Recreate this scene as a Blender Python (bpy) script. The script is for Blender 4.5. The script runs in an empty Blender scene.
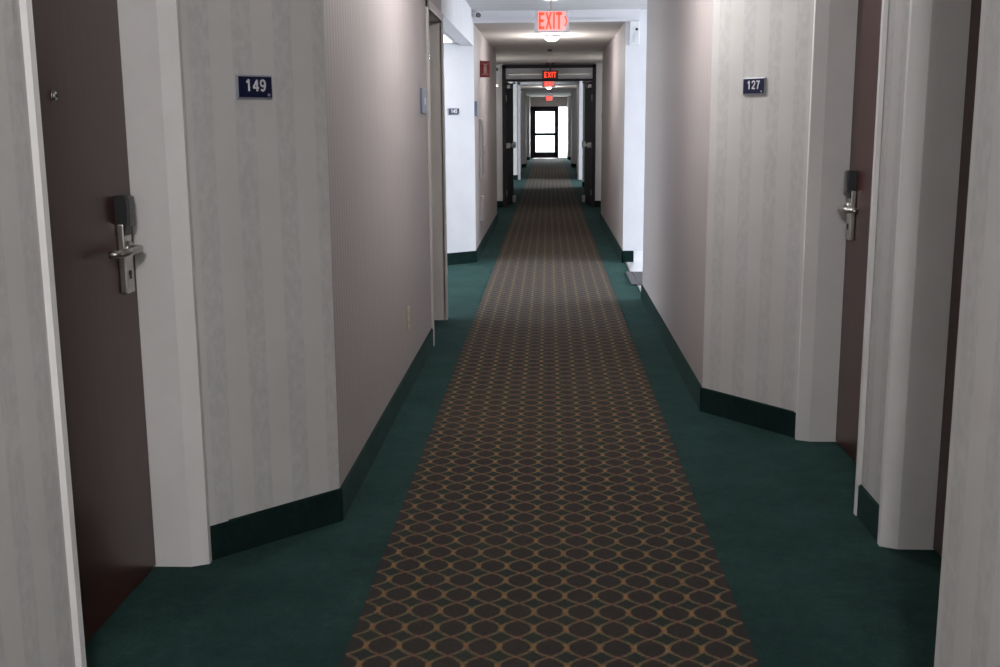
import bpy, bmesh, math
from mathutils import Vector, Matrix
PI = math.pi
S = bpy.context.scene
C = S.collection

# ------------------------------------------------------------------ camera
CAM_X, CAM_H = -0.005, 1.42
PITCH, YAW, ROLL, FPX = .1876, .0446, -.0069, 1103.2
cd = bpy.data.cameras.new('camera'); cam = bpy.data.objects.new('camera', cd); C.objects.link(cam)
cd.sensor_fit = 'HORIZONTAL'; cd.sensor_width = 36; cd.lens = 36 * FPX / 1000
cd.clip_start = .05; cd.clip_end = 400
fw = Vector((-math.sin(YAW) * math.cos(PITCH), math.cos(YAW) * math.cos(PITCH), -math.sin(PITCH)))
rt = Vector((math.cos(YAW), math.sin(YAW), 0))
up = rt.cross(fw)
cr, sr = math.cos(ROLL), math.sin(ROLL)
r2 = rt * cr + up * sr      # image x axis
u2 = up * cr - rt * sr
m = Matrix((r2, u2, -fw)).transposed().to_4x4()
m.translation = Vector((CAM_X, 0, CAM_H))
cam.matrix_world = m
S.camera = cam
S.view_settings.view_transform = 'Standard'
S.view_settings.look = 'None'
S.view_settings.exposure = 0.0
S.view_settings.gamma = 1.0
S.view_settings.use_curve_mapping = False

# ------------------------------------------------------------------ world
w = bpy.data.worlds.new('world'); S.world = w; w.use_nodes = True
nt = w.node_tree; nt.nodes.clear()
bg = nt.nodes.new('ShaderNodeBackground'); bg.inputs[0].default_value = (.90, .94, 1, 1); bg.inputs[1].default_value = 5.0
wo = nt.nodes.new('ShaderNodeOutputWorld'); nt.links.new(bg.outputs[0], wo.inputs[0])

# ------------------------------------------------------------------ daylight through the glazing, ceiling lamp powers
def area(name, loc, direction, sx, sy, power, col, portal=False):
    l = bpy.data.lights.new(name, 'AREA'); l.shape = 'RECTANGLE'; l.size = sx; l.size_y = sy
    l.energy = power; l.color = col
    if portal: l.cycles.is_portal = True
    o = bpy.data.objects.new(name, l); C.objects.link(o); o.location = loc
    o.rotation_euler = Vector(direction).to_track_quat('-Z', 'Y').to_euler()
    return o
area('daylight_right_lobby', (4.35, 10.2, 1.35), (-1, 0, -.05), 2.2, 2.2, 165, (.93, .93, 1))
area('daylight_left_bay', (-3.95, 9.75, 1.3), (1, 0, -.05), 2.6, 1.9, 120, (.92, .93, 1))
area('daylight_end_door', (0.0, 47.2, 1.15), (0, -1, -.12), 1.5, 2.1, 170, (.93, .96, 1))
area('daylight_far_lobby', (4.2, 27.0, 1.3), (-1, 0, -.05), 2.0, 2.0, 200, (.93, .93, 1))
LAMPS = [(0.02, -3.3, 2.53, 40), (0.02, -.75, 2.53, 128), (0.02, 5.5, 2.53, 46), (0.03, 13.15, 2.42, 30), (0.0, 33.5, 2.5, 36)]
WARM = (1, .975, .96)

# ------------------------------------------------------------------ materials
def mat(name, col=(.5, .5, .5), rough=.6, metal=0.0, spec=.5, emis=None, estr=0.0):
    M = bpy.data.materials.new(name); M.use_nodes = True
    b = M.node_tree.nodes['Principled BSDF']
    b.inputs['Base Color'].default_value = (*col, 1); b.inputs['Roughness'].default_value = rough
    b.inputs['Metallic'].default_value = metal; b.inputs['Specular IOR Level'].default_value = spec
    if emis: b.inputs['Emission Color'].default_value = (*emis, 1); b.inputs['Emission Strength'].default_value = estr
    # small procedural variation on every surface
    t = M.node_tree; n = t.nodes.new('ShaderNodeTexNoise'); n.inputs['Scale'].default_value = 60; n.inputs['Detail'].default_value = 3
    tc = t.nodes.new('ShaderNodeTexCoord'); t.links.new(tc.outputs['Object'], n.inputs['Vector'])
    mr = t.nodes.new('ShaderNodeMapRange'); mr.inputs[3].default_value = max(rough - .05, .02); mr.inputs[4].default_value = min(rough + .06, 1)
    t.links.new(n.outputs[0], mr.inputs[0]); t.links.new(mr.outputs[0], b.inputs['Roughness'])
    return M

class NT:
    def __init__(s, M): s.t = M.node_tree; s.b = s.t.nodes['Principled BSDF']
    def n(s, ty, **k):
        o = s.t.nodes.new(ty)
        for a, v in k.items(): setattr(o, a, v)
        return o
    def l(s, a, b): s.t.links.new(a, b)
    def m(s, op, a, b=None, c=None):
        o = s.n('ShaderNodeMath', operation=op)
        for i, v in enumerate((a, b, c)):
            if v is None: continue
            if isinstance(v, (int, float)): o.inputs[i].default_value = v
            else: s.l(v, o.inputs[i])
        return o.outputs[0]
    def noise(s, vec, scale, detail=3, rough=.5):
        o = s.n('ShaderNodeTexNoise'); o.inputs['Scale'].default_value = scale
        o.inputs['Detail'].default_value = detail; o.inputs['Roughness'].default_value = rough
        s.l(vec, o.inputs['Vector']); return o.outputs[0]
    def mix(s, f, a, b):
        o = s.n('ShaderNodeMix', data_type='RGBA')
        if isinstance(f, (int, float)): o.inputs[0].default_value = f
        else: s.l(f, o.inputs[0])
        for v, i in ((a, 6), (b, 7)):
            if isinstance(v, tuple): o.inputs[i].default_value = (*v, 1)
            else: s.l(v, o.inputs[i])
        return o.outputs[2]
    def rng(s, v, a, b, c=0., d=1.):
        o = s.n('ShaderNodeMapRange'); o.clamp = True; s.l(v, o.inputs[0])
        for i, x in enumerate((a, b, c, d)): o.inputs[i + 1].default_value = x
        return o.outputs[0]
    def bump(s, h, strength, dist=.002):
        o = s.n('ShaderNodeBump'); o.inputs['Strength'].default_value = strength; o.inputs['Distance'].default_value = dist
        s.l(h, o.inputs['Height']); s.l(o.outputs[0], s.b.inputs['Normal'])

def base_mat(name, rough):
    M = bpy.data.materials.new(name); M.use_nodes = True
    q = NT(M); q.b.inputs['Roughness'].default_value = rough
    return M, q

def wallpaper_wide():
    M, q = base_mat('wallpaper_wide_stripe', .75)
    tc = q.n('ShaderNodeTexCoord'); sp = q.n('ShaderNodeSeparateXYZ'); q.l(tc.outputs['UV'], sp.inputs[0])
    u = sp.outputs[0]
    ph = q.m('FRACT', q.m('DIVIDE', u, .152))
    band = q.m('MULTIPLY', q.rng(ph, .50, .53), q.rng(ph, .97, 1.0, 1, 0))
    mp = q.n('ShaderNodeMapping'); mp.inputs['Scale'].default_value = (1, .55, 1); q.l(tc.outputs['UV'], mp.inputs[0])
    leaf = q.rng(q.noise(mp.outputs[0], 42, 4, .65), .42, .62)
    fine = q.noise(tc.outputs['UV'], 220, 2)
    light = q.mix(q.rng(fine, .3, .7), (.63, .62, .61), (.66, .65, .645))
    dark = q.mix(leaf, (.565, .565, .565), (.63, .625, .625))
    col = q.mix(band, light, dark)
    st = q.rng(q.noise(tc.outputs['UV'], 1.7, 3, .6), .62, .8, 0, .25)      # yellowed patches
    col = q.mix(st, col, (.50, .44, .35))
    sm = q.rng(q.noise(tc.outputs['UV'], 3.1, 4, .6), .35, .65, .93, 1.0)
    hs = q.n('ShaderNodeHueSaturation'); q.l(col, hs.inputs['Color']); q.l(sm, hs.inputs['Value'])
    q.l(hs.outputs[0], q.b.inputs['Base Color'])
    q.bump(q.m('ADD', leaf, fine), .12, .001)
    return M

def wallpaper_fine():
    M, q = base_mat('wallpaper_fine_stripe', .68)
    tc = q.n('ShaderNodeTexCoord'); sp = q.n('ShaderNodeSeparateXYZ'); q.l(tc.outputs['UV'], sp.inputs[0])
    u = sp.outputs[0]
    a = q.rng(q.m('SINE', q.m('MULTIPLY', u, 2 * PI / .052)), -.5, .5)
    b = q.rng(q.m('SINE', q.m('MULTIPLY', u, 2 * PI / .208)), -.3, .3)
    col = q.mix(a, (.455, .405, .40), (.385, .342, .34))
    col = q.mix(q.m('MULTIPLY', b, .35), col, (.40, .37, .36))
    fn = q.rng(q.noise(tc.outputs['UV'], 180, 3), .3, .7, .94, 1.03)
    hs = q.n('ShaderNodeHueSaturation'); q.l(col, hs.inputs['Color']); q.l(fn, hs.inputs['Value'])
    q.l(hs.outputs[0], q.b.inputs['Base Color'])
    q.bump(a, .15, .001)
    return M

def carpet_green(name='carpet_green', k=1.0):
    M, q = base_mat(name, .95)
    q.b.inputs['Specular IOR Level'].default_value = .1
    tc = q.n('ShaderNodeTexCoord'); v = tc.outputs['Object']
    col = q.mix(q.rng(q.noise(v, 2.6, 6, .7), .36, .64), (.0075 * k, .0250 * k, .0225 * k), (.0165 * k, .044 * k, .039 * k))
    pile = q.noise(v, 420, 2)
    hs = q.n('ShaderNodeHueSaturation'); q.l(col, hs.inputs['Color']); q.l(q.m('MULTIPLY', q.rng(pile, .25, .75, .6, 1.4), q.m('MULTIPLY', q.rng(q.noise(v, 24, 3), .3, .7, .86, 1.14), q.rng(q.noise(v, 95, 2), .3, .7, .80, 1.20))), hs.inputs['Value'])
    q.l(hs.outputs[0], q.b.inputs['Base Color'])
    q.b.inputs['Sheen Weight'].default_value = .08; q.b.inputs['Sheen Roughness'].default_value = .5
    q.b.inputs['Sheen Tint'].default_value = (.35, .75, .7, 1)
    q.bump(pile, .5, .004)
    return M

def runner_mat():
    M, q = base_mat('carpet_runner_net', .95)
    q.b.inputs['Specular IOR Level'].default_value = .1
    tc = q.n('ShaderNodeTexCoord'); v = tc.outputs['Object']
    sp = q.n('ShaderNodeSeparateXYZ'); q.l(v, sp.inputs[0])
    nz = q.m('MULTIPLY', q.m('SUBTRACT', q.noise(v, 150, 2), .5), .009)
    x = q.m('ADD', sp.outputs[0], nz); y = q.m('ADD', sp.outputs[1], nz)
    # ogee net: |x| against |cos y|; d < 0 inside the wide ovals, d > 0 inside the small diamonds
    ax = q.m('PINGPONG', q.m('DIVIDE', q.m('ADD', x, .0925 * 20), .0925 / 2), 1.0)
    cy = q.m('POWER', q.m('ABSOLUTE', q.m('COSINE', q.m('MULTIPLY', y, PI / .113))), .85)
    d = q.m('SUBTRACT', ax, cy)
    line = q.rng(q.m('ABSOLUTE', d), .10, .21, 1, 0)
    cell = q.mix(q.rng(d, -.02, .02), (.020, .0165, .0150), (.011, .021, .016))
    red = q.m('MULTIPLY', q.m('MULTIPLY', q.rng(d, -.42, -.18), q.rng(ax, .55, .25)), .8)
    cell = q.mix(red, cell, (.105, .022, .018))
    node = q.m('MULTIPLY', q.rng(ax, .72, .90), q.rng(cy, .80, .95))
    contact = q.m('MULTIPLY', q.rng(ax, .22, .06), q.rng(cy, .35, .15))
    lc = q.mix(node, (.125, .098, .050), (.27, .135, .052))
    lc = q.mix(contact, lc, (.20, .095, .07))
    col = q.mix(line, cell, lc)
    wear = q.rng(q.noise(v, 1.3, 4, .6), .35, .7, 0, .25)
    col = q.mix(wear, col, (.070, .050, .034))
    pile = q.noise(v, 520, 2)
    hs = q.n('ShaderNodeHueSaturation'); q.l(col, hs.inputs['Color']); q.l(q.m('MULTIPLY', q.rng(pile, .25, .75, .5, 1.5), q.rng(q.noise(v, 110, 2), .3, .7, .72, 1.28)), hs.inputs['Value'])
    q.l(hs.outputs[0], q.b.inputs['Base Color'])
    q.b.inputs['Sheen Weight'].default_value = .06; q.b.inputs['Sheen Roughness'].default_value = .5
    q.bump(pile, .5, .004)
    return M

def door_mat():
    M, q = base_mat('door_dark_brown', .3)
    tc = q.n('ShaderNodeTexCoord'); mp = q.n('ShaderNodeMapping'); mp.inputs['Scale'].default_value = (14, 14, .5)
    q.l(tc.outputs['Object'], mp.inputs[0])
    g = q.noise(mp.outputs[0], 3, 4)
    q.l(q.mix(q.rng(g, .35, .65), (.050, .017, .014), (.062, .022, .018)), q.b.inputs['Base Color'])
    q.b.inputs['Specular IOR Level'].default_value = .42
    q.bump(g, .03, .001)
    return M

def paint(name, col, rough=.45):
    M, q = base_mat(name, rough)
    tc = q.n('ShaderNodeTexCoord'); v = tc.outputs['Object']
    d = tuple(c * .93 for c in col)
    q.l(q.mix(q.rng(q.noise(v, 3, 5, .6), .35, .65), d, col), q.b.inputs['Base Color'])
    q.bump(q.noise(v, 90, 3), .06, .001)
    return M

def glass():
    M = bpy.data.materials.new('clear_glass'); M.use_nodes = True; t = M.node_tree; t.nodes.clear()
    o = t.nodes.new('ShaderNodeOutputMaterial'); mx = t.nodes.new('ShaderNodeMixShader')
    tr = t.nodes.new('ShaderNodeBsdfTransparent'); tr.inputs[0].default_value = (.93, .96, .96, 1)
    gl = t.nodes.new('ShaderNodeBsdfGlossy'); gl.inputs['Roughness'].default_value = .02
    fr = t.nodes.new('ShaderNodeFresnel'); fr.inputs[0].default_value = 1.3
    t.links.new(fr.outputs[0], mx.inputs[0]); t.links.new(tr.outputs[0], mx.inputs[1]); t.links.new(gl.outputs[0], mx.inputs[2])
    t.links.new(mx.outputs[0], o.inputs[0]); return M

WIDE, FINE, GREEN, RUN, DOOR = wallpaper_wide(), wallpaper_fine(), carpet_green(), runner_mat(), door_mat()
BASEG = carpet_green('carpet_base_green', .55)
WHITE = paint('painted_trim_white', (.86, .85, .85))
BRIGHTW = paint('painted_wall_white', (.74, .74, .78), .6)
CEIL = paint('ceiling_white', (.66, .65, .66), .9)
SOFF = paint('ceiling_taupe', (.52, .485, .455), .9)
BROWNF = mat('fire_door_dark', (.022, .016, .022), .6, 0, .25)
BLACKM = mat('black_metal', (.01, .01, .012), .4)
STEEL = mat('satin_steel', (.50, .48, .46), .32, 1)
STEELD = mat('satin_steel_dull', (.36, .345, .33), .42, 1)
CHROME = mat('chrome', (.8, .8, .8), .12, 1)
BLKPL = mat('black_plastic', (.018, .018, .02), .35)
GREYPL = mat('grey_plastic', (.10, .10, .105), .4)
NAVY = mat('navy_plate', (.006, .009, .045), .4, 0, .3)
NAVY2 = mat('slate_blue_plate', (.10, .12, .19), .4)
LETW = mat('letter_white', (.85, .85, .87), .5)
SILV = mat('sign_frame_silver', (.45, .47, .52), .4, .6)
TAUPL = mat('taupe_plastic', (.50, .46, .45), .5)
CREAM = mat('cream_plastic', (.55, .47, .27), .4)
WHPL = mat('white_plastic', (.78, .78, .8), .4)
REDS = mat('red_sign', (.27, .010, .012), .45)
EXITL = mat('exit_letter_lit', (.8, .1, .05), .5, emis=(1, .055, .02), estr=1.25)
EXITP = mat('exit_panel_lit', (.7, .5, .5), .3, emis=(1, .33, .30), estr=.55)
EXITC = mat('exit_panel_edge', (.62, .64, .68), .25)
LAMPM = mat('lamp_diffuser_lit', (.9, .9, .85), .5, emis=(1, .96, .88), estr=7)
TILE = paint('white_floor_tile', (.74, .74, .76), .25)
MATM = mat('grey_rubber_mat', (.09, .085, .095), .9)
PAVE = paint('pale_paving', (.6, .6, .58), .8)
GLASS = glass()

# ------------------------------------------------------------------ mesh helpers
def link(name, bm, m, parent=None, smooth=False):
    me = bpy.data.meshes.new(name); bmesh.ops.recalc_face_normals(bm, faces=bm.faces); bm.to_mesh(me); bm.free()
    if smooth:
        for p in me.polygons: p.use_smooth = True
    me.materials.append(m); o = bpy.data.objects.new(name, me); C.objects.link(o)
    if parent: o.parent = parent
    return o
def bx(bm, x0, x1, y0, y1, z0, z1, bevel=0):
    r = bmesh.ops.create_cube(bm, size=1)
    vs = r['verts']
    for v in vs:
        v.co = Vector(((x0 + x1) / 2 + v.co.x * abs(x1 - x0), (y0 + y1) / 2 + v.co.y * abs(y1 - y0), (z0 + z1) / 2 + v.co.z * abs(z1 - z0)))
    if bevel:
        es = list({e for v in vs for e in v.link_edges})
        bmesh.ops.bevel(bm, geom=es, offset=bevel, segments=2, affect='EDGES', profile=.6)
    return bm
def prism(bm, poly, z0, z1):
    lo = [bm.verts.new((p[0], p[1], z0)) for p in poly]; hi = [bm.verts.new((p[0], p[1], z1)) for p in poly]
    n = len(poly)
    bm.faces.new(lo); bm.faces.new(hi)
    for i in range(n): bm.faces.new((lo[i], lo[(i + 1) % n], hi[(i + 1) % n], hi[i]))
    return bm
def cyl(bm, a, b, r0, r1=None, n=20):
    a, b = Vector(a), Vector(b); d = b - a
    M = Matrix.Translation((a + b) / 2) @ d.to_track_quat('Z', 'Y').to_matrix().to_4x4()
    bmesh.ops.create_cone(bm, cap_ends=True, segments=n, radius1=r0, radius2=r0 if r1 is None else r1, depth=d.length, matrix=M)
    return bm
def tube(bm, pts, r, n=12):
    for i in range(len(pts) - 1):
        cyl(bm, pts[i], pts[i + 1], r, n=n)
    for p in pts[1:-1]:
        bmesh.ops.create_uvsphere(bm, u_segments=n, v_segments=8, radius=r, matrix=Matrix.Translation(p))
    return bm
def B(): return bmesh.new()
def empty(name, loc=(0, 0, 0), rz=0):
    o = bpy.data.objects.new(name, None); C.objects.link(o); o.location = loc; o.rotation_euler.z = rz; o.empty_display_size = .1
    return o
def tag(o, label=None, cat=None, group=None, kind=None):
    if label: o['label'] = label
    if cat: o['category'] = cat
    if group: o['group'] = group
    if kind: o['kind'] = kind
    return o
def st(o, label, cat):
    return tag(o, label, cat, kind='structure')

def poly_norms(pts, side):
    """unit normals of each segment pointing into the corridor; side=+1 right wall, -1 left wall (pts run near to far)"""
    out = []
    for a, b in zip(pts, pts[1:]):
        d = Vector((b[0] - a[0], b[1] - a[1])).normalized()
        out.append(Vector((-d.y, d.x)) if side > 0 else Vector((d.y, -d.x)))
    return out
def offset(pts, side, d):
    ns = poly_norms(pts, side); res = []
    for i, p in enumerate(pts):
        p = Vector(p)
        if i == 0: res.append(p + ns[0] * d)
        elif i == len(pts) - 1: res.append(p + ns[-1] * d)
        else:
            a, b = ns[i - 1], ns[i]; mm = (a + b).normalized(); res.append(p + mm * (d / max(mm.dot(a), .3)))
    return res
def wall(name, pts, side, z0, z1, m, label, t=.11, u0=0.0):
    """wall skin with uv = (distance along, height); thickened away from the corridor"""
    bm = B(); uv = bm.loops.layers.uv.new('uv'); s = u0
    for a, b in zip(pts, pts[1:]):
        L = math.hypot(b[0] - a[0], b[1] - a[1]); sx = side * t
        co = {}
        for k, (p, ss) in enumerate(((a, s), (b, s + L))):
            for j, dx in enumerate((0, sx)):
                for h, z in enumerate((z0, z1)):
                    v = bm.verts.new((p[0] + dx, p[1], z)); co[v] = (ss, z)
        vs = list(co)
        for f in ((0, 1, 5, 4), (2, 3, 7, 6), (0, 2, 6, 4), (1, 3, 7, 5), (0, 1, 3, 2), (4, 5, 7, 6)):
            fc = bm.faces.new([vs[i] for i in f])
            for lp in fc.loops: lp[uv].uv = co[lp.vert]
        s += L
    o = link(name, bm, m); st(o, label, 'wall'); return o
def baseboard(name, pts, side, label, h=.122, t=.010, m=None):
    q = offset(pts, side, t); q2 = offset(pts, side, t * .35)
    bm = B()
    prism(bm, [tuple(p) for p in pts] + [tuple(p) for p in reversed(q)], 0, h - .004)
    prism(bm, [tuple(p) for p in pts] + [tuple(p) for p in reversed(q2)], h - .004, h)
    o = link(name, bm, m or BASEG); st(o, label, 'baseboard'); return o

W, XA, XD = .763, 1.135, 1.29      # corridor half width, alcove wall plane, door plane
DH = 2.13                          # door opening height
TOP_N, TOP_F = 2.53, 2.42

# ------------------------------------------------------------------ floor, ceilings
bm = bx(B(), -1.5, 1.5, -4, 46.6, -.08, 0)
bx(bm, -4.2, -1.5, 8.0, 11.8, -.08, 0)
st(link('floor', bm, GREEN), 'dark green cut pile carpet covering the hallway floor', 'floor')
bm = B(); prism(bm, [(-.556, -3.98), (.556, -3.98), (.556, 46.2), (-.556, 46.2)], 0, .004)
st(link('floor_runner', bm, RUN), 'brown and olive net patterned carpet strip inlaid down the middle of the hallway', 'carpet')
bm = bx(B(), .80, 4.6, 8.95, 11.6, 0, .005)
st(link('floor_lobby', bm, TILE), 'shiny white floor tiles in the side entrance on the right', 'floor')
bm = bx(B(), -4.2, 4.6, -4.1, 11.44, TOP_N, TOP_N + .12)
st(link('ceiling', bm, CEIL), 'white ceiling over the near part of the hallway and the bright side openings', 'ceiling')
bm = bx(B(), -W, W, 11.45, 11.9, TOP_F, TOP_F + .23); bx(bm, -1.5, 1.5, 11.9, 19.2, TOP_F, TOP_F + .23)
st(link('ceiling_middle', bm, SOFF), 'lower taupe ceiling between the first exit sign and the fire doors', 'ceiling')
bm = bx(B(), -1.5, 4.6, 19.2, 46.7, 2.5, 2.65)
st(link('ceiling_far', bm, SOFF), 'far grey ceiling beyond the fire doors', 'ceiling')
# white drop beam where the ceiling steps down, and its thin edge moulding
bm = bx(B(), -W, .9, 11.38, 11.435, TOP_F - .005, TOP_N)
bx(bm, -W, W, 11.365, 11.38, TOP_F - .005, TOP_F + .02)
st(link('trim_1', bm, BRIGHTW), 'white drop beam where the ceiling steps down behind the first exit sign', 'trim')

# ------------------------------------------------------------------ walls with alcoves
def casing_poly(s, y, d):
    """plan outline of a bevelled casing beside a door opening; y = opening edge, d = +1 casing on far side"""
    return [(s * (XA + .040), y), (s * (XA - .014), y + d * .026), (s * (XA - .014), y + d * .052), (s * (XA + .003), y + d * .056), (s * (XA + .040), y + d * .056)]
door_count = [0]
def room_door(s, y0, y1, label, top=TOP_N, latch_far=True, lock=True, peep=False, detail=True):
    """hinged dark door leaf recessed in a white frame in the alcove wall; y0 near edge, y1 far edge"""
    door_count[0] += 1
    r = empty('door_%d' % door_count[0], (s * XD, y0, 0)); st(r, label, 'door')
    off = Vector((-s * XD, -y0, 0))
    def part(name, bm, m, parent=None, sm=False, lab=None):
        bm.transform(Matrix.Translation(off)); o = link(name, bm, m, parent or r, sm)
        if lab: o['label'] = lab
        return o
    b = bx(B(), s * XD, s * (XD + .042), y0 + .004, y1 - .004, .008, DH - .004)
    leaf = part('door_leaf', b, DOOR)
    b = B()
    for y, d in ((y0, -1), (y1, 1)):
        prism(b, [(s * (XA + .038), y), (s * (XD + .05), y), (s * (XD + .05), y + d * .06), (s * (XA + .038), y + d * .056)], 0, DH + .05)
        prism(b, casing_poly(s, y, d), 0, DH + .056)
        # door stop bead behind leaf edge
    bx(b, s * (XA + .038), s * (XD + .05), y0, y1, DH, DH + .05)
    bx(b, s * (XA - .014), s * (XA + .04), y0 - .05, y1 + .05, DH + .004, DH + .056)
    part('door_frame', b, WHITE)
    if not detail: return r
    yl = y1 - .105 if latch_far else y0 + .105
    dirn = -1 if latch_far else 1
    X = lambda d: s * (XD - d)
    if lock:
        b = bx(B(), X(0), X(.022), yl - .031, yl + .031, .925, 1.135, .004)
        bx(b, X(0), X(.018), yl - .029, yl + .029, 1.13, 1.19, .003)
        lp = part('lock_plate', b, STEEL)
        # curved card reader cap
        b = B(); prof = []
        for k in range(9):
            a = k / 8; prof.append((.016 + .020 * math.sin(PI * min(a * .62 + .12, 1)), 1.10 + a * .118))
        vs = []
        for (d, z) in prof:
            vs.append([b.verts.new((X(0), yl - .031, z)), b.verts.new((X(d), yl - .028, z)), b.verts.new((X(d), yl + .028, z)), b.verts.new((X(0), yl + .031, z))])
        for i in range(8):
            for j in range(3): b.faces.new((vs[i][j], vs[i][j + 1], vs[i + 1][j + 1], vs[i + 1][j]))
        b.faces.new(vs[0]); b.faces.new(vs[-1])
        part('card_reader', b, BLKPL, lp, lab='black curved card reader cap')
        b = bx(B(), X(.024), X(.040), yl - .002 if latch_far else yl - .026, yl + .026 if latch_far else yl + .002, 1.125, 1.216, .004)
        part('reader_cover', b, GREYPL, lp)
        b = cyl(B(), (X(.018), yl, 1.06), (X(.030), yl, 1.06), .022, n=24)
        tube(b, [(X(.02), yl, 1.06), (X(.056), yl, 1.06), (X(.060), yl + dirn * .012, 1.06), (X(.060), yl + dirn * .155, 1.06), (X(.030), yl + dirn * .172, 1.06)], .0108)
        part('lever_handle', b, STEEL, lp, True)
        b = cyl(B(), (X(.018), yl, .985), (X(.0245), yl, .985), .0085)
        bx(b, X(.02), X(.025), yl - .003, yl + .003, .968, .985)
        part('keyhole', b, BLACKM, lp)
    if peep:
        yc = (y0 + y1) / 2 - .04
        b = cyl(B(), (X(-.001), yc, 1.5), (X(.006), yc, 1.5), .0145)
        cyl(b, (X(.006), yc, 1.5), (X(.011), yc, 1.5), .0145, .009)
        p = part('peephole', b, CHROME, None, True)
        part('peephole_lens', cyl(B(), (X(.0105), yc, 1.5), (X(.0125), yc, 1.5), .006), BLACKM, p)
    return r

SN = {1: 'right', -1: 'left'}
def alcove_side(s, near_y, far_y, doors, top, z_label, pan_near=.53, pan_far=.39, detail=True, dlabels=None, end_plain=False, skip_near=False):
    """wall polyline of one recessed alcove from corridor corner near_y to corridor corner far_y"""
    side = SN[s]
    a0 = (s * W, near_y); a1 = (s * XA, near_y + pan_near); b1 = (s * XA, far_y - pan_far); b0 = (s * W, far_y)
    segs = []
    cur = [a0, a1] if not skip_near else [a1]
    pieces = []
    y = a1[1]
    for (d0, d1) in doors:
        e = (s * XA, d0 - .05)
        pieces.append(cur + [e]); cur = [(s * XA, d1 + .05)]
    pieces.append(cur + ([b1, b0] if abs(cur[-1][1] - b1[1]) > .02 else [b0]))
    for pc in pieces:
        if len(pc) < 2: continue
        wall('wall_' + side, pc, s, 0, top, WIDE, 'pale grey striped wallpaper on the %s wall of the %s' % (side, z_label), t=.10, u0=.04)
        bp = list(pc)
        if bp[-1][0] == s * XA: bp[-1] = (bp[-1][0], bp[-1][1] - .006)
        if bp[0][0] == s * XA: bp[0] = (bp[0][0], bp[0][1] + .006)
        if len(bp) == 3 and bp[0][0] == s * XA and abs(bp[1][1] - bp[0][1]) < .08: bp = bp[1:]
        baseboard('baseboard_' + side, bp, s, 'green carpet skirting along the %s wall of the %s' % (side, z_label))
    for i, (d0, d1) in enumerate(doors):
        bm_pts = [(s * XA, d0 - .05), (s * XA, d1 + .05)]
        wall('wall_' + side, bm_pts, s, DH + .054, top, WIDE, 'striped wallpaper above a dark door on the %s of the %s' % (side, z_label), t=.10)

# near right alcove: doors B (near) and A = room 127 (far)
alcove_side(1, 2.07, 5.40, [(2.68, 3.578), (3.955, 4.865)], TOP_N, 'first door alcove', pan_near=.50, pan_far=.48)
room_door(1, 3.955, 4.865, 'dark brown room door with lever lock in the right alcove beside the 127 sign', peep=True)
room_door(1, 2.68, 3.578, 'nearest dark brown door on the right, seen as a thin sliver past its white frame', peep=True, latch_far=False)
# near left alcove: room 149 (door 2.45-3.365) and one wall stretch towards the camera
alcove_side(-1, .30, 3.81, [(2.455, 3.365)], TOP_N, 'first door alcove', pan_near=.39, pan_far=.39)
room_door(-1, 2.455, 3.365, 'large dark brown room door with lever lock and peephole beside the 149 sign', peep=True)

# outer shells behind the alcove doors so no daylight leaks in
def shell(name, x0, x1, y0, y1, z1, label='added shell blocking daylight behind the room doors'):
    st(link(name, bx(B(), x0, x1, y0, y1, 0, z1), SOFF), label, 'wall')
shell('wall_right', 1.42, 1.5, -4, 8.85, TOP_N); shell('wall_left', -1.5, -1.42, -4, 8.06, TOP_N)
shell('wall_right', 1.42, 1.5, 11.6, 25.4, 2.5); shell('wall_left', -1.5, -1.42, 11.85, 46.6, 2.5)
shell('wall_right', 1.42, 1.5, 28.6, 46.6, 2.5)
st(link('wall_back', bx(B(), -1.5, 1.5, -4.1, -4.0, 0, TOP_N), WIDE), 'hallway wall behind the camera', 'wall')

# straight corridor walls
def straight(s, y0, y1, top, label, m=None, u0=0.0, base=True, t=.11, z0=0):
    side = SN[s]; p = [(s * W, y0), (s * W, y1)]
    wall('wall_' + side, p, s, z0, top, m or FINE, label, t=t, u0=u0)
    if base: baseboard('baseboard_' + side, p, s, 'green carpet skirting under the ' + label)
straight(1, -4, 2.07, TOP_N, 'striped wall at the right edge of the view', m=WIDE, u0=.03)
straight(-1, -4, .30, TOP_N, 'striped wall behind the camera on the left', m=WIDE)
straight(1, 5.40, 8.983, TOP_N, 'taupe fine striped wall on the right before the side entrance')
straight(-1, 3.81, 7.02, TOP_N, 'taupe fine striped wall on the left before the service doorway')
straight(-1, 11.461, 16.3, TOP_F, 'taupe wall on the left behind the red sign', u0=.02)
straight(1, 11.455, 16.3, TOP_F, 'taupe wall on the right beyond the side entrance')

# ------------------------------------------------------------------ service doorway on the left (Y 7.07 - 8.0)
r = empty('door_4', (-W, 7.07, 0)); st(r, 'narrow recessed service doorway with pale frame on the left wall', 'door')
OFF = Matrix.Translation((W, -7.07, 0))
b = B()
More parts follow.
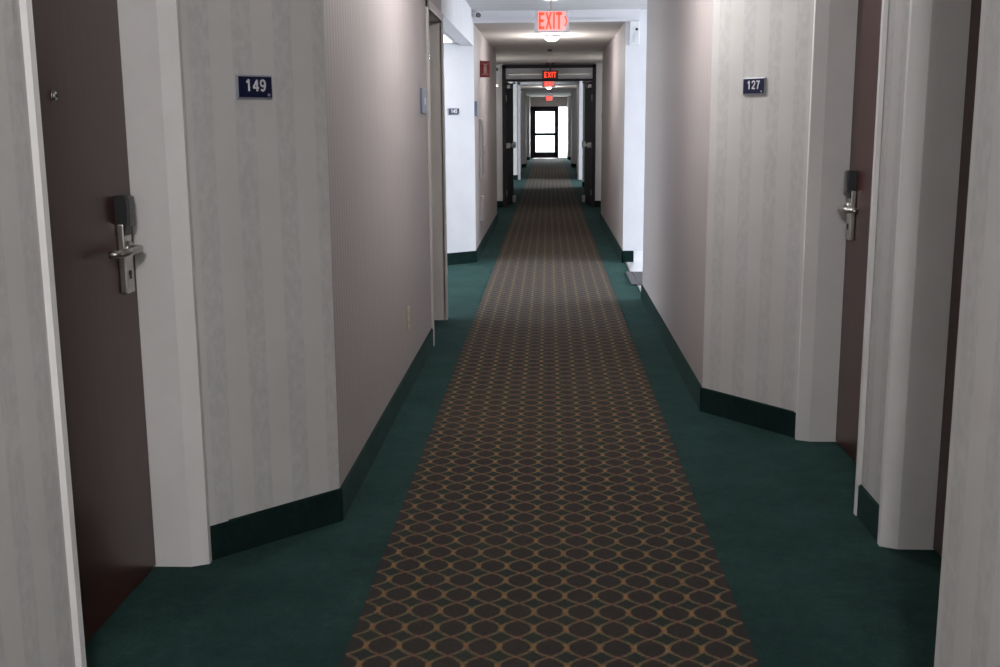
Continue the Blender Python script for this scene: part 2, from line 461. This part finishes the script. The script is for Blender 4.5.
# casings: two uprights and a head on the wall face, reveals
bx(b, -W - .012, -W + .014, 7.015, 7.07, 0, DH + .055, .003); bx(b, -W - .012, -W + .014, 8.0, 8.05, 0, DH + .055, .003); bx(b, -W - .012, -W + .014, 7.015, 8.05, DH, DH + .055, .003)
bx(b, -W - .18, -W, 7.02, 7.07, 0, DH); bx(b, -W - .18, -W, 8.0, 8.05, 0, DH); bx(b, -W - .18, -W, 7.02, 8.05, DH, DH + .05)
b.transform(OFF); link('door_frame', b, paint('painted_trim_taupe', (.50, .475, .45)), r)
b = bx(B(), -W - .17, -W - .13, 7.074, 7.996, .008, DH - .004); b.transform(OFF); link('door_leaf', b, paint('painted_door_taupe', (.42, .39, .37)), r)
b = cyl(B(), (-W - .13, 7.16, 1.0), (-W - .10, 7.16, 1.0), .012); bmesh.ops.create_uvsphere(b, u_segments=16, v_segments=10, radius=.027, matrix=Matrix.Translation((-W - .085, 7.16, 1.0)))
b.transform(OFF); link('knob', b, STEEL, r, True)
b = bx(B(), -W - .004, -W + .004 + .012, 7.018, 7.03, 1.82, 1.90); b.transform(OFF); link('strike_plate', b, CHROME, r)
straight(-1, 7.02, 8.05, TOP_N, 'wall above the service doorway', base=False, z0=DH + .05)
st(link('wall_left', bx(B(), -W - .30, -W - .18, 6.9, 8.06, 0, TOP_N), SOFF), 'wall behind the service doorway', 'wall')

# ------------------------------------------------------------------ left side bay (Y 8.1 - 11.4)
bm = bx(B(), -W - .125, -W, 8.05, 11.46, 2.195, TOP_N)
st(link('wall_left', bm, BRIGHTW), 'white header wall over the wide opening of the bright left side bay', 'wall')
bm = B(); bx(bm, -4.2, -W - .125, 8.06, 8.16, 0, TOP_N); bx(bm, -W - .125, -W, 8.05, 8.10, 0, 2.195)
st(link('wall_bay_near', bm, BRIGHTW), 'near side wall of the bright left side bay', 'wall')
wl = [(-W, 11.46), (-W - .30, 11.21), (-4.2, 11.21)]
bm = B(); prism(bm, [wl[0], wl[1], wl[2], (-4.2, 11.85), (-W - .09, 11.85), (-W - .004, 11.462)], 0, TOP_N)
st(link('wall_bay_far', bm, BRIGHTW), 'bright white wall facing the camera at the end of the left side bay', 'wall')
bm = B(); prism(bm, [(-W + .008, 11.46), (-W - .302, 11.20), (-4.2, 11.20), (-4.2, 11.215), (-W - .296, 11.215), (-W, 11.47)], 0, .122)
st(link('baseboard_bay', bm, BASEG), 'green carpet skirting under the bright white bay wall', 'baseboard')
st(link('ceiling_bay', bx(B(), -4.2, -W - .125, 8.1, 11.46, 2.215, 2.31), CEIL), 'low white ceiling of the left side bay', 'ceiling')
r = empty('ceiling_light', (-1.25, 10.15, 2.215)); tag(r, 'bright fluorescent ceiling panel in the left side bay', 'lamp')
b = bx(B(), -.33, .33, -.82, .82, -.012, 0); link('frame', b, WHITE, r)
b = bx(B(), -.31, .31, -.80, .80, -.018, -.011, .002); link('diffuser', b, mat('fluorescent_lit', (.9, .9, .9), .5, emis=(.95, .96, 1), estr=5), r)
def glazing(name, x, y0, y1, z0, z1, label, nv=2, rail=None, s=1):
    r = empty(name, (x, y0, 0)); st(r, label, 'window'); M = Matrix.Translation((-x, -y0, 0))
    b = B(); f = .05
    bx(b, x - .03, x + .03, y0, y0 + f, z0, z1); bx(b, x - .03, x + .03, y1 - f, y1, z0, z1)
    bx(b, x - .03, x + .03, y0, y1, z0, z0 + f * 1.6); bx(b, x - .03, x + .03, y0, y1, z1 - f, z1)
    for k in range(1, nv):
        yy = y0 + (y1 - y0) * k / nv; bx(b, x - .03, x + .03, yy - .03, yy + .03, z0, z1)
    if rail: bx(b, x - .03, x + .03, y0, y1, rail - .03, rail + .03)
    b.transform(M); link('window_frame', b, BROWNF, r)
    b = bx(B(), x - .004, x + .004, y0 + .02, y1 - .02, z0 + .02, z1 - .02); b.transform(M); link('pane', b, GLASS, r)
    return r
glazing('window_1', -3.8, 8.5, 11.0, .5, 2.15, 'window lighting the left side bay', 2)
bm = B(); bx(bm, -3.86, -3.74, 8.16, 11.21, 0, .5); bx(bm, -3.86, -3.74, 8.16, 11.21, 2.15, 2.31); bx(bm, -3.86, -3.74, 8.16, 8.5, .5, 2.15); bx(bm, -3.86, -3.74, 11.0, 11.21, .5, 2.15)
st(link('wall_bay_window', bm, BRIGHTW), 'white window wall of the left side bay', 'wall')

# ------------------------------------------------------------------ right entrance lobby (Y 8.98 - 11.44)
bm = bx(B(), W + .003, 4.6, 8.86, 8.98, 0, TOP_N)
st(link('wall_lobby_near', bm, BRIGHTW), 'near side wall of the right entrance lobby', 'wall')
bm = bx(B(), W + .001, 4.6, 11.44, 11.6, 0, TOP_N)
st(link('wall_lobby_far', bm, BRIGHTW), 'bright white wall facing the camera in the right entrance lobby', 'wall')
bm = bx(B(), W - .006, .875, 11.425, 11.44, 0, .122)
bx(bm, W - .010, W + .004, 11.425, 11.46, 0, .122)
st(link('baseboard_right', bm, BASEG), 'short green carpet skirting on the corner by the entrance lobby', 'baseboard')
bm = bx(B(), .876, 4.4, 11.42, 11.44, .005, .115, .003)
st(link('baseboard_lobby', bm, paint('white_tile_base', (.8, .8, .82), .3)), 'glossy white tile skirting in the right entrance lobby', 'baseboard')
bm = bx(B(), .785, .80, 8.99, 11.42, 0, .008)
st(link('trim_2', bm, STEEL), 'metal strip between green carpet and white lobby tiles', 'trim')
glazing('window_2', 4.2, 9.1, 11.3, .02, 2.35, 'glazed entrance of the right lobby', 2, 1.0)
bm = B(); bx(bm, 4.14, 4.26, 8.98, 11.44, 2.35, TOP_N); bx(bm, 4.14, 4.26, 8.98, 9.1, 0, 2.35); bx(bm, 4.14, 4.26, 11.3, 11.44, 0, 2.35)
st(link('wall_lobby_front', bm, BRIGHTW), 'front wall of the right entrance lobby', 'wall')

# door mat
bm = bx(B(), .735, 2.0, 9.75, 10.60, .006, .016, .003)
for k in range(16):
    x = .80 + k * .075; bx(bm, x, x + .03, 9.80, 10.55, .016, .019)
o = link('door_mat', bm, MATM); tag(o, 'grey ribbed entrance mat lying on the white lobby tiles and carpet edge', 'mat')

# ------------------------------------------------------------------ vestibule before the fire doors (Y 16.3 - 19.2)
for s in (-1, 1):
    side = SN[s]
    wall('wall_' + side, [(s * W, 16.3), (s * (W + .30), 16.31)], s, 0, TOP_F, WIDE, 'short return of the %s wall before the fire doors' % side, t=.05)
    wall('wall_' + side, [(s * 1.06, 16.35), (s * 1.06, 19.2)], s, 0, TOP_F, WIDE, '%s side wall of the space before the fire doors' % side)
    bm = B(); bx(bm, s * .775, s * 1.06, 19.2, 19.32, 0, TOP_F)
    st(link('wall_fire_' + side, bm, paint('painted_return_grey', (.74, .73, .74))), 'light grey wall end on the %s of the fire doors' % side, 'wall')
    bm = B(); bx(bm, s * .79, s * 1.06, 19.185, 19.2, 0, .11)
    st(link('baseboard_fire_' + side, bm, BASEG), 'green carpet skirting at the foot of the %s fire door wall' % side, 'baseboard')
bm = bx(B(), -.775, .775, 19.22, 19.32, 2.15, 2.5)
st(link('wall_transom', bm, paint('transom_grey', (.42, .42, .45))), 'dark grey transom panel over the fire doors', 'wall')
bm = B()
for s in (-1, 1): bx(bm, s * .735, s * .795, 19.16, 19.34, 0, 2.40)
bx(bm, -.795, .795, 19.16, 19.34, 2.345, 2.40)
bx(bm, -.735, .735, 19.19, 19.33, 2.13, 2.165)
st(link('trim_3', bm, BROWNF), 'black steel frame around the fire door opening', 'trim')
st(link('trim_4', bx(B(), -.70, .70, 19.195, 19.222, 2.235, 2.25), STEEL), 'thin bright metal strip across the transom above the fire doors', 'trim')
def fire_door(s, label):
    door_count[0] = max(door_count[0], 4) + 1
    r = empty('door_%d' % door_count[0], (s * .735, 19.27, 0), 0); st(r, label, 'door')
    L = .86
    # leaf local: runs along +Y from the hinge, thickness in x towards the wall
    b = bx(B(), 0, s * .042, .0, L, .01, 2.12); leaf = link('door_leaf', b, BROWNF, r)
    b = bx(B(), -s * .001, s * .043, L, L + .008, .01, 2.12); link('edge_strip', b, GREYPL, r)
    b = bx(B(), -s * .055, -s * .035, .08, L - .05, 1.03, 1.075, .006); bx(b, -s * .055, 0, .06, .16, 1.01, 1.095, .006); bx(b, -s * .06, 0, L - .15, L - .03, 1.0, 1.105, .006)
    link('push_bar', b, STEEL, r)
    b = bx(B(), -s * .06, 0, .05, .32, 2.02, 2.08, .006); c = link('door_closer', b, STEELD, r)
    b = tube(B(), [(-s * .045, .10, 2.085), (-s * .16, .02, 2.10), (-s * .10, -.06, 2.17)], .011); link('closer_arm', b, STEEL, c)
    b = bx(B(), -s * .05, 0, L - .12, L - .04, .03, .15, .005); link('kick_stop', b, STEEL, r)
    b = B()
    for z in (.25, 1.05, 1.85): cyl(b, (-s * .004, .0, z - .05), (-s * .004, .0, z + .05), .010)
    link('hinge', b, STEELD, r)
    r.rotation_euler.z = s * math.radians(6.3)
    return r
fire_door(-1, 'dark brown left fire door held open against the wall with push bar')
fire_door(1, 'dark brown right fire door held open against the wall with push bar')

# ------------------------------------------------------------------ far corridor, alcove after alcove up to the glass exit door
straight_far = lambda s, a, b: straight(s, a, b, 2.5, 'taupe wall between door alcoves far beyond the fire doors on the %s' % SN[s])
for s in (-1, 1):
    straight(s, 19.34, 20.9, 2.5, 'taupe wall just beyond the %s fire door' % SN[s], t=.11)
    if s < 0:
        alcove_side(s, 20.9, 28.9, [(23.2, 24.1), (27.4, 28.4)], 2.5, 'alcove beyond the fire doors')
        room_door(s, 27.4, 28.4, 'dark room door in the first left alcove beyond the fire doors, farther one', detail=False)
        room_door(s, 23.2, 24.1, 'dark room door in the first left alcove beyond the fire doors, nearer one', detail=False)
    else:
        alcove_side(s, 20.9, 25.4, [(23.9, 24.8)], 2.5, 'alcove beyond the fire doors')
        room_door(s, 23.9, 24.8, 'dark room door in the first right alcove beyond the fire doors', detail=False)
        bm = bx(B(), W + .002, 4.6, 28.6, 28.72, 0, 2.5); bx(bm, W + .11, 4.6, 25.25, 25.4, 0, 2.5)
        st(link('wall_far_lobby', bm, BRIGHTW), 'white walls of the far side lobby on the right', 'wall')
        st(link('floor_far_lobby', bx(B(), 1.5, 4.6, 25.3, 28.7, -.08, 0), GREEN), 'green carpet of the far side lobby', 'floor')
        glazing('window_3', 4.0, 25.6, 28.4, .3, 2.3, 'window lighting the far side lobby', 2)
        straight(s, 28.606, 28.9, 2.5, 'short wall pier after the far side lobby')
    straight_far(s, 28.9, 31.0)
    alcove_side(s, 31.0, 37.0, [(32.0, 32.9), (35.6, 36.5)], 2.5, 'middle far alcove')
    room_door(s, 35.6, 36.5, 'dark room door in the middle far alcove on the %s, farther one' % SN[s], detail=False)
    room_door(s, 32.0, 32.9, 'dark room door in the middle far alcove on the %s, nearer one' % SN[s], detail=False)
    straight_far(s, 37.0, 38.6)
    alcove_side(s, 38.6, 44.6, [(39.6, 40.5), (43.2, 44.1)], 2.5, 'last alcove before the exit door')
    room_door(s, 43.2, 44.1, 'dark room door in the last alcove on the %s, farther one' % SN[s], detail=False)
    room_door(s, 39.6, 40.5, 'dark room door in the last alcove on the %s, nearer one' % SN[s], detail=False)
    straight_far(s, 44.6, 46.6)
# white cased opening
bm = B()
for s in (-1, 1): bx(bm, s * (W - .03), s * (W + .035), 28.84, 28.92, 0, 2.47)
bx(bm, -W - .035, W + .035, 28.84, 28.92, 2.405, 2.47)
st(link('trim_5', bm, BRIGHTW), 'bright white casing around the hallway beyond the fire doors', 'trim')
st(link('wall_far_header', bx(B(), -W, W, 28.9, 28.96, 2.43, 2.5), SOFF), 'header above the white cased opening', 'wall')

# end wall with glass exit door and sidelight
EY = 46.5
st(link('wall_end', bx(B(), -1.5, 1.5, EY, EY + .12, 2.12, 2.5), SOFF), 'wall above the glass exit door at the far end', 'wall')
bm = B(); bx(bm, -1.5, -.70, EY, EY + .12, 0, 2.12); bx(bm, .765, 1.5, EY, EY + .12, 0, 2.12)
st(link('wall_end', bm, SOFF), 'wall beside the glass exit door at the far end', 'wall')
r = empty('door_20', (-.70, EY, 0)); st(r, 'glass exit door with dark frame and bright daylight at the far end of the hallway', 'door')
M0 = Matrix.Translation((.70, -EY, 0))
b = B(); y0, y1 = EY + .02, EY + .10
bx(b, -.762, -.64, y0 - .05, y1, 0, 2.12); bx(b, .335, .385, y0 - .02, y1, 0, 2.12); bx(b, -.762, .385, y0 - .05, y1, 2.03, 2.12)
b.transform(M0); link('door_frame', b, BROWNF, r)
b = B(); bx(b, -.66, -.55, y0, y1 - .02, .02, 2.05); bx(b, .24, .35, y0, y1 - .02, .02, 2.05); bx(b, -.65, .34, y0, y1 - .02, 1.92, 2.05)
bx(b, -.65, .34, y0, y1 - .02, .02, .26); bx(b, -.65, .34, y0, y1 - .02, .93, 1.05)
b.transform(M0); link('door_leaf', b, BROWNF, r)
b = bx(B(), -.56, .25, EY + .055, EY + .062, .26, .93); b.transform(M0); link('pane', b, GLASS, r)
b = bx(B(), -.56, .25, EY + .055, EY + .062, 1.05, 1.94); b.transform(M0); link('pane', b, GLASS, r)
b = bx(B(), -.56, .25, EY - .05, EY - .02, .99, 1.03, .005); bx(b, -.56, -.52, EY - .03, EY + .03, .98, 1.04); bx(b, .21, .25, EY - .03, EY + .03, .98, 1.04)
b.transform(M0); link('push_bar', b, BLACKM, r)
r = empty('window_4', (.385, EY, 0)); st(r, 'tall narrow sidelight right of the glass exit door', 'window')
M1 = Matrix.Translation((-.385, -EY, 0))
b = B(); bx(b, .385, .40, y0, y1, 0, 2.12); bx(b, .75, .765, y0, y1, 0, 2.12); bx(b, .385, .765, y0, y1, 0, .03); bx(b, .385, .765, y0, y1, 2.10, 2.12); bx(b, .40, .75, y0, y1, .86, .88)
b.transform(M1); link('window_frame', b, BROWNF, r)
b = bx(B(), .40, .75, EY + .055, EY + .062, .03, 2.10); b.transform(M1); link('pane', b, GLASS, r)
st(link('trim_6', bx(B(), -.70, .765, EY - .06, EY + .12, 0, .012), STEEL), 'metal threshold of the glass exit door', 'trim')
# outside ground
bm = bx(B(), -30, 30, 46.72, 110, -.10, -.03)
bx(bm, 4.7, 30, 5, 46.7, -.10, -.03); bx(bm, -30, -4.3, 5, 46.7, -.10, -.03)
st(link('ground', bm, PAVE), 'pale sunlit paving outside the doors', 'ground')

# ------------------------------------------------------------------ ceiling lamps
for i, (x, y, z, p) in enumerate(LAMPS):
    lab = ['', '', '', 'small round glowing ceiling lamp just below the first exit sign', 'tiny lit ceiling lamp far down the hallway under a red exit sign'][i]
    if not lab: lab = ['round flush ceiling lamp behind the camera', 'round flush ceiling lamp above the nearest doors, out of view', 'round flush ceiling lamp above the taupe walls, out of view'][i]
    r = empty('ceiling_light', (x, y, z)); tag(r, lab, 'lamp')
    b = cyl(B(), (0, 0, -.022), (0, 0, 0), .098, n=32); link('base', b, WHPL, r)
    b = B(); R = .085
    bmesh.ops.create_uvsphere(b, u_segments=24, v_segments=12, radius=R)
    bmesh.ops.delete(b, geom=[v for v in b.verts if v.co.z > .001], context='VERTS')
    b.transform(Matrix.Translation((0, 0, -.02)) @ Matrix.Diagonal((1, 1, .55, 1)))
    link('diffuser', b, LAMPM, r, True)
    l = bpy.data.lights.new('lamp_light', 'POINT'); l.shadow_soft_size = .07; l.energy = p; l.color = WARM
    o = bpy.data.objects.new('lamp_light', l); C.objects.link(o); o.parent = r; o.location = (0, 0, -.28 if i == 3 else -.16)

# ------------------------------------------------------------------ exit signs
GL = {'E': [(0, 0, .2, 1), (0, 0, .62, .17), (0, .415, .55, .585), (0, .83, .62, 1)],
      'I': [(0, 0, .2, 1)], 'T': [(.24, 0, .44, 1), (0, .83, .68, 1)]}
def exit_letters(b, x, z, h, y, d, total):
    """strokes of EXIT in the XZ plane, facing -Y; x = left, z = bottom"""
    wdt = total / 2.59 * .72
    for ch in 'EXIT':
        if ch == 'X':
            for sgn in (1, -1):
                xs = (x, x + .20 * wdt / .72, x + .72 * wdt / .72, x + .52 * wdt / .72)
                if sgn < 0: pts = [(xs[0], z + h), (xs[1], z + h), (xs[2], z), (xs[3], z)]
                else: pts = [(xs[0], z), (xs[1], z), (xs[2], z + h), (xs[3], z + h)]
                f = [b.verts.new((p[0], y, p[1])) for p in pts]; k = [b.verts.new((p[0], y + d, p[1])) for p in pts]
                b.faces.new(f); b.faces.new(k)
                for i in range(4): b.faces.new((f[i], f[(i + 1) % 4], k[(i + 1) % 4], k[i]))
            x += .85 * wdt / .72
        else:
            wmax = 0
            for (x0, z0, x1, z1) in GL[ch]:
                bx(b, x + x0 * wdt / .72, x + x1 * wdt / .72, y, y + d, z + z0 * h, z + z1 * h); wmax = max(wmax, x1)
            x += (wmax + .13) * wdt / .72
    return x
def exit_sign(loc, label, style, stem, wd=.31, ht=.19, chevron=False):
    r = empty('exit_sign', loc); tag(r, label, 'exit sign', 'red exit signs hanging along the hallway ceiling')
    # origin = top centre of the sign
    m1 = EXITC if style == 'clear' else BLKPL
    b = bx(B(), -wd / 2, wd / 2, -.012, .012, -ht, 0, .008); link('housing', b, m1, r)
    if style == 'clear':
        b = bx(B(), -wd * .38, wd * .42, -.0145, -.0121, -ht + .012, -.010); link('lit_panel', b, EXITP, r)
    h = ht * .74; b = B()
    exit_letters(b, -wd * (.36 if style == 'clear' else .37), -ht + .026, h * (1.04 if style == 'clear' else .88), -.022, .0065, wd * (.66 if style == 'clear' else .74))
    link('lettering', b, EXITL, r)
    if chevron:
        b = B()
        for sg in (1, -1):
            pts = [(.112, sg * .045), (.124, sg * .045), (.145, 0), (.133, 0)]
            f = [b.verts.new((p[0], -.020, p[1] - ht / 2)) for p in pts]; k = [b.verts.new((p[0], -.015, p[1] - ht / 2)) for p in pts]
            b.faces.new(f); b.faces.new(k)
            for i in range(4): b.faces.new((f[i], f[(i + 1) % 4], k[(i + 1) % 4], k[i]))
        link('arrow', b, EXITL, r)
    b = cyl(B(), (0, 0, 0), (0, 0, stem), .012); cyl(b, (0, 0, stem - .028), (0, 0, stem), .062, .068, 24)
    link('ceiling_mount', b, STEEL if style == 'clear' else BLACKM, r)
    return r
exit_sign((.018, 10.2, 2.412), 'nearest and largest lit red EXIT sign hanging from the white ceiling', 'clear', TOP_N - 2.412, chevron=True)
exit_sign((.02, 19.0, 2.295), 'black boxed lit EXIT sign above the open fire doors', 'box', TOP_F - 2.295, wd=.27, ht=.14)
exit_sign((.0, 25.0, 2.385), 'blurry glowing red EXIT sign just beyond the fire doors', 'clear', 2.5 - 2.385, wd=.29, ht=.165)
exit_sign((.02, 40.0, 2.40), 'smallest and farthest glowing red EXIT sign before the glass door', 'clear', .10, wd=.27, ht=.19)

# ------------------------------------------------------------------ signs with lettering
DIG = {'1': [[(.08, .74), (.30, .97)], [(.30, .97), (.30, .0)]],
       '2': [[(.06, .74), (.12, .89), (.29, .97), (.47, .89), (.52, .73), (.45, .55), (.07, .04)], [(.07, .05), (.54, .05)]],
       '4': [[(.42, 0), (.42, .95)], [(.42, .95), (.04, .30)], [(.04, .28), (.58, .28)]],
       '5': [[(.50, .93), (.14, .93), (.09, .52), (.30, .60), (.49, .50), (.54, .30), (.46, .11), (.28, .03), (.07, .14)]],
       '7': [[(.05, .93), (.53, .93), (.34, .55), (.24, 0)]],
       '9': [[(.52, .68), (.46, .88), (.30, .96), (.13, .88), (.07, .67), (.14, .48), (.30, .41), (.46, .49), (.53, .66), (.51, .36), (.42, .12), (.26, .03), (.10, .12)]]}
def digits(b, txt, h, y, d, sw=.088):
    """bold stroke numerals centred on the origin in the XZ plane, facing -Y"""
    adv = .72 * h; x0 = -adv * len(txt) / 2 + .06 * h
    for ch in txt:
        for pl in DIG[ch]:
            P = [Vector((x0 + px * h, pz * h - h / 2)) for px, pz in pl]
            for a, c in zip(P, P[1:]):
                t = (c - a).normalized() * sw * h; n = Vector((-t.y, t.x)); a2, c2 = a - t * .25, c + t * .25
                q = [a2 + n, c2 + n, c2 - n, a2 - n]
                f = [b.verts.new((v.x, y, v.y)) for v in q]; k = [b.verts.new((v.x, y + d, v.y)) for v in q]
                b.faces.new(f); b.faces.new(k)
                for i in range(4): b.faces.new((f[i], f[(i + 1) % 4], k[(i + 1) % 4], k[i]))
            for c in P[1:-1]: cyl(b, (c.x, y, c.y), (c.x, y + d, c.y), sw * h, n=12)
        x0 += adv
    return b
def room_sign(txt, loc, normal, label, wd=.132, ht=.076):
    """local +X to the right of the reader, -Y towards the reader"""
    n = Vector(normal).normalized()
    r = empty('room_number_sign', loc, math.atan2(n.y, n.x) + PI / 2)
    tag(r, label, 'sign', 'room number signs')
    b = bx(B(), -wd / 2, wd / 2, -.010, 0, -ht / 2, ht / 2, .003); link('frame', b, SILV, r)
    b = bx(B(), -wd / 2 + .006, wd / 2 - .005, -.0125, -.009, -ht / 2 + .006, ht / 2 - .005, .001); link('plate', b, NAVY, r)
    b = digits(B(), txt, .036, -.0136, .0015); b.transform(Matrix.Translation((.002, 0, .006))); link('lettering', b, LETW, r)
    b = cyl(B(), (wd / 2 - .017, -.0135, -ht / 2 + .014), (wd / 2 - .017, -.0120, -ht / 2 + .014), .005)
    link('emblem', b, SILV, r)
    return r
def norm_of(a, b, s):
    d = Vector((b[0] - a[0], b[1] - a[1], 0)); n = Vector((-d.y, d.x, 0)) if s > 0 else Vector((d.y, -d.x, 0)); return n.normalized()
nL = norm_of((-XA, 3.42), (-W, 3.81), -1); nR = norm_of((W, 5.40), (XA, 4.92), 1)
if nR.y > 0: nR = -nR
def on_left(t, z): return Vector((-XA + t * (XA - W), 3.42 + t * .39, z))
def on_right(t, z): return Vector((W + t * (XA - W), 5.40 - t * .48, z))
room_sign('149', on_left(.478, 1.542) + nL * .0005, nL, 'navy room number sign reading 149 on the striped wall beside the large left door')
room_sign('127', on_right(.455, 1.581) + nR * .0005, nR, 'navy room number sign reading 127 on the striped wall at the right')
nb = Vector((.25, -.30, 0)).normalized(); nb = norm_of((-W - .30, 11.21), (-W, 11.46), -1)
room_sign('145', Vector((-.965, 11.291, 1.545)) + nb * .001, nb, 'small pale blue number sign on the bright white wall of the left side bay', .14, .075)

# slate blue wall sign by the service doorway
r = empty('wall_sign', (-W, 6.77, 1.56), PI / 2); tag(r, 'slate blue rectangular wall sign beside the service doorway on the left', 'sign')
b = bx(B(), -.14, .14, -.012, 0, -.072, .072, .003); link('plate', b, NAVY2, r)
b = bx(B(), -.03, .05, -.0135, -.0115, -.02, .02, .001); link('pictogram', b, SILV, r)
r = empty('wall_sign', (-W, 11.49, 1.575), PI / 2); tag(r, 'narrow slate blue wall sign on the corner past the bright left bay', 'sign')
b = bx(B(), -.03, .11, -.028, 0, -.075, .075, .003); link('plate', b, NAVY2, r)

# wall outlet
r = empty('wall_outlet', (-W, 5.84, .395), PI / 2); tag(r, 'cream electrical outlet plate low on the left taupe wall', 'outlet')
b = bx(B(), -.036, .036, -.006, 0, -.06, .06, .002); link('cover_plate', b, CREAM, r)
for z in (.025, -.025):
    b = bx(B(), -.017, .017, -.009, -.004, z - .015, z + .015, .003)
    f = link('socket', b, CREAM, r)
    b = bx(B(), -.008, -.005, -.0095, -.008, z - .005, z + .006); bx(b, .005, .008, -.0095, -.008, z - .005, z + .006); link('slot', b, BLACKM, f)

# fire extinguisher flag sign
r = empty('fire_extinguisher_sign', (-W, 12.5, 2.02)); tag(r, 'red projecting sign with pale extinguisher symbol high on the left wall', 'sign')
b = bx(B(), 0, .012, -.02, .02, -.09, .09); link('bracket', b, REDS, r)
b = bx(B(), .005, .108, -.004, .004, -.09, .085, .002); link('panel', b, REDS, r)
b = bx(B(), .040, .074, -.0065, -.0035, -.045, .025, .004); bx(b, .048, .066, -.0065, -.0035, .02, .045); bx(b, .04, .08, -.0065, -.0035, .04, .048); bx(b, .025, .09, -.0065, -.0035, -.062, -.052)
link('symbol', b, mat('sign_symbol_pink', (.55, .33, .29), .5), r)
b = bx(B(), .005, .108, -.0055, -.0035, .052, .057); link('line', b, mat('sign_line', (.45, .18, .18), .5), r)

# extinguisher cabinet
r = empty('extinguisher_cabinet', (-W, 12.22, .82), PI / 2); tag(r, 'pale narrow extinguisher cabinet on the left wall below the red sign', 'cabinet')
b = bx(B(), 0, .26, -.025, 0, 0, .66, .004); link('body', b, TAUPL, r)
b = B(); bx(b, .015, .035, -.033, -.024, .02, .64); bx(b, .225, .245, -.033, -.024, .02, .64); bx(b, .015, .245, -.033, -.024, .02, .06); bx(b, .015, .245, -.033, -.024, .60, .64)
d = link('door', b, TAUPL, r)
b = bx(B(), .035, .225, -.028, -.0245, .06, .60); link('dark_window', b, BLKPL, d)
b = bx(B(), .228, .242, -.048, -.032, .28, .36, .003); link('handle', b, STEEL, d)
# wall vent
r = empty('wall_vent', (-W, 12.26, .36), PI / 2); tag(r, 'small pale louvred wall vent near the floor under the extinguisher cabinet', 'vent')
b = B(); bx(b, 0, .30, -.03, 0, 0, .27, .004); link('frame', b, TAUPL, r)
b = B()
for k in range(8): bx(b, .025, .275, -.036, -.029, .025 + k * .028, .040 + k * .028)
link('louvres', b, paint('vent_grey', (.4, .39, .38)), r)

# security camera on the left corner
r = empty('security_camera', (-.775, 11.30, 2.475)); r.scale = (1.25,) * 3; tag(r, 'small white bullet security camera with dark lens on the left corner under the ceiling', 'camera')
b = bx(B(), -.055, -.028, -.02, .03, -.045, .06, .003); link('bracket', b, GREYPL, r)
b = cyl(B(), (-.04, 0, .03), (.0, -.02, .025), .010); cyl(b, (-.025, .02, .03), (.062, -.085, -.002), .026, n=20); link('body', b, WHPL, r)
b = cyl(B(), (.058, -.08, -.001), (.068, -.096, -.006), .023, .019); link('lens', b, BLKPL, r)
b = bx(B(), -.07, -.045, .02, .10, -.05, .07); link('mounting_box', b, WHPL, r)

# emergency light box on the right lobby wall
r = empty('emergency_light', (.845, 11.44, 2.30)); tag(r, 'white wall box with small dark lamp eye high on the right lobby wall', 'emergency light')
b = bx(B(), -.045, .05, -.085, 0, -.115, .115, .006); link('housing', b, WHPL, r)
b = bmesh.new(); bmesh.ops.create_uvsphere(b, u_segments=16, v_segments=10, radius=.013, matrix=Matrix.Translation((.022, -.088, .035))); link('lamp_eye', b, BLACKM, r, True)
b = bx(B(), -.005, .045, -.093, -.084, -.095, .0, .003); link('lens_cover', b, BRIGHTW, r)

# plaque by the right fire door, alarm horn and light by the left one
r = empty('wall_plaque', (.925, 19.2, 1.545)); tag(r, 'small dark plaque on the light wall end right of the fire doors', 'sign')
b = bx(B(), -.03, .03, -.012, 0, -.05, .05, .003); link('plate', b, BLKPL, r); b = bx(B(), -.018, .018, -.014, -.011, -.006, .006); link('stripe', b, SILV, r)
r = empty('alarm_horn', (-.885, 19.2, 2.33)); tag(r, 'grey white alarm box high on the wall left of the fire doors', 'alarm')
b = bx(B(), -.05, .05, -.05, 0, -.09, .07, .008); link('housing', b, WHPL, r); b = cyl(B(), (0, -.06, .0), (0, -.048, .0), .03); link('grille', b, GREYPL, r)
r = empty('night_light', (-.885, 19.2, 2.06)); tag(r, 'tiny bright light on the wall left of the fire doors', 'lamp')
b = bx(B(), -.03, .03, -.02, 0, -.02, .025, .004); link('housing', b, WHPL, r)
b = cyl(B(), (0, -.028, 0), (0, -.018, 0), .014); link('bulb', b, mat('night_bulb', (.9, .9, .9), .4, emis=(1, .97, .9), estr=3), r)
for s in (-1, 1):  # invented lamps, hidden from view, added to brighten the vestibule
    r = empty('wall_lamp', (s * 1.06, 17.6, 1.70)); tag(r, 'added unseen fill lamp tucked in the recess before the fire doors on the %s' % SN[s], 'lamp')
    b = bx(B(), -s * .02, 0, -.06, .06, -.08, .08, .006); link('base', b, STEEL, r)
    b = cyl(B(), (-s * .065, 0, -.10), (-s * .065, 0, .10), .040, n=20); link('shade', b, mat('fill_sconce_lit', (.9, .9, .85), .5, emis=(1, .96, .9), estr=4), r, True)
    l = bpy.data.lights.new('lamp_light', 'POINT'); l.shadow_soft_size = .06; l.energy = 9; l.color = WARM
    o = bpy.data.objects.new('lamp_light', l); C.objects.link(o); o.parent = r; o.location = (-s * .20, 0, 0)
# smoke detectors
for (x, y, z, lab) in ((.01, 15.6, TOP_F, 'small dark smoke detector on the taupe ceiling between lamp and fire doors'),):
    r = empty('smoke_detector', (x, y, z)); r.scale = (.7, .7, .7); tag(r, lab, 'smoke detector')
    b = cyl(B(), (0, 0, -.012), (0, 0, 0), .055, n=24); link('base', b, GREYPL, r)
    b = cyl(B(), (0, 0, -.04), (0, 0, -.012), .034, .046, 24); link('sensor_head', b, GREYPL, r)
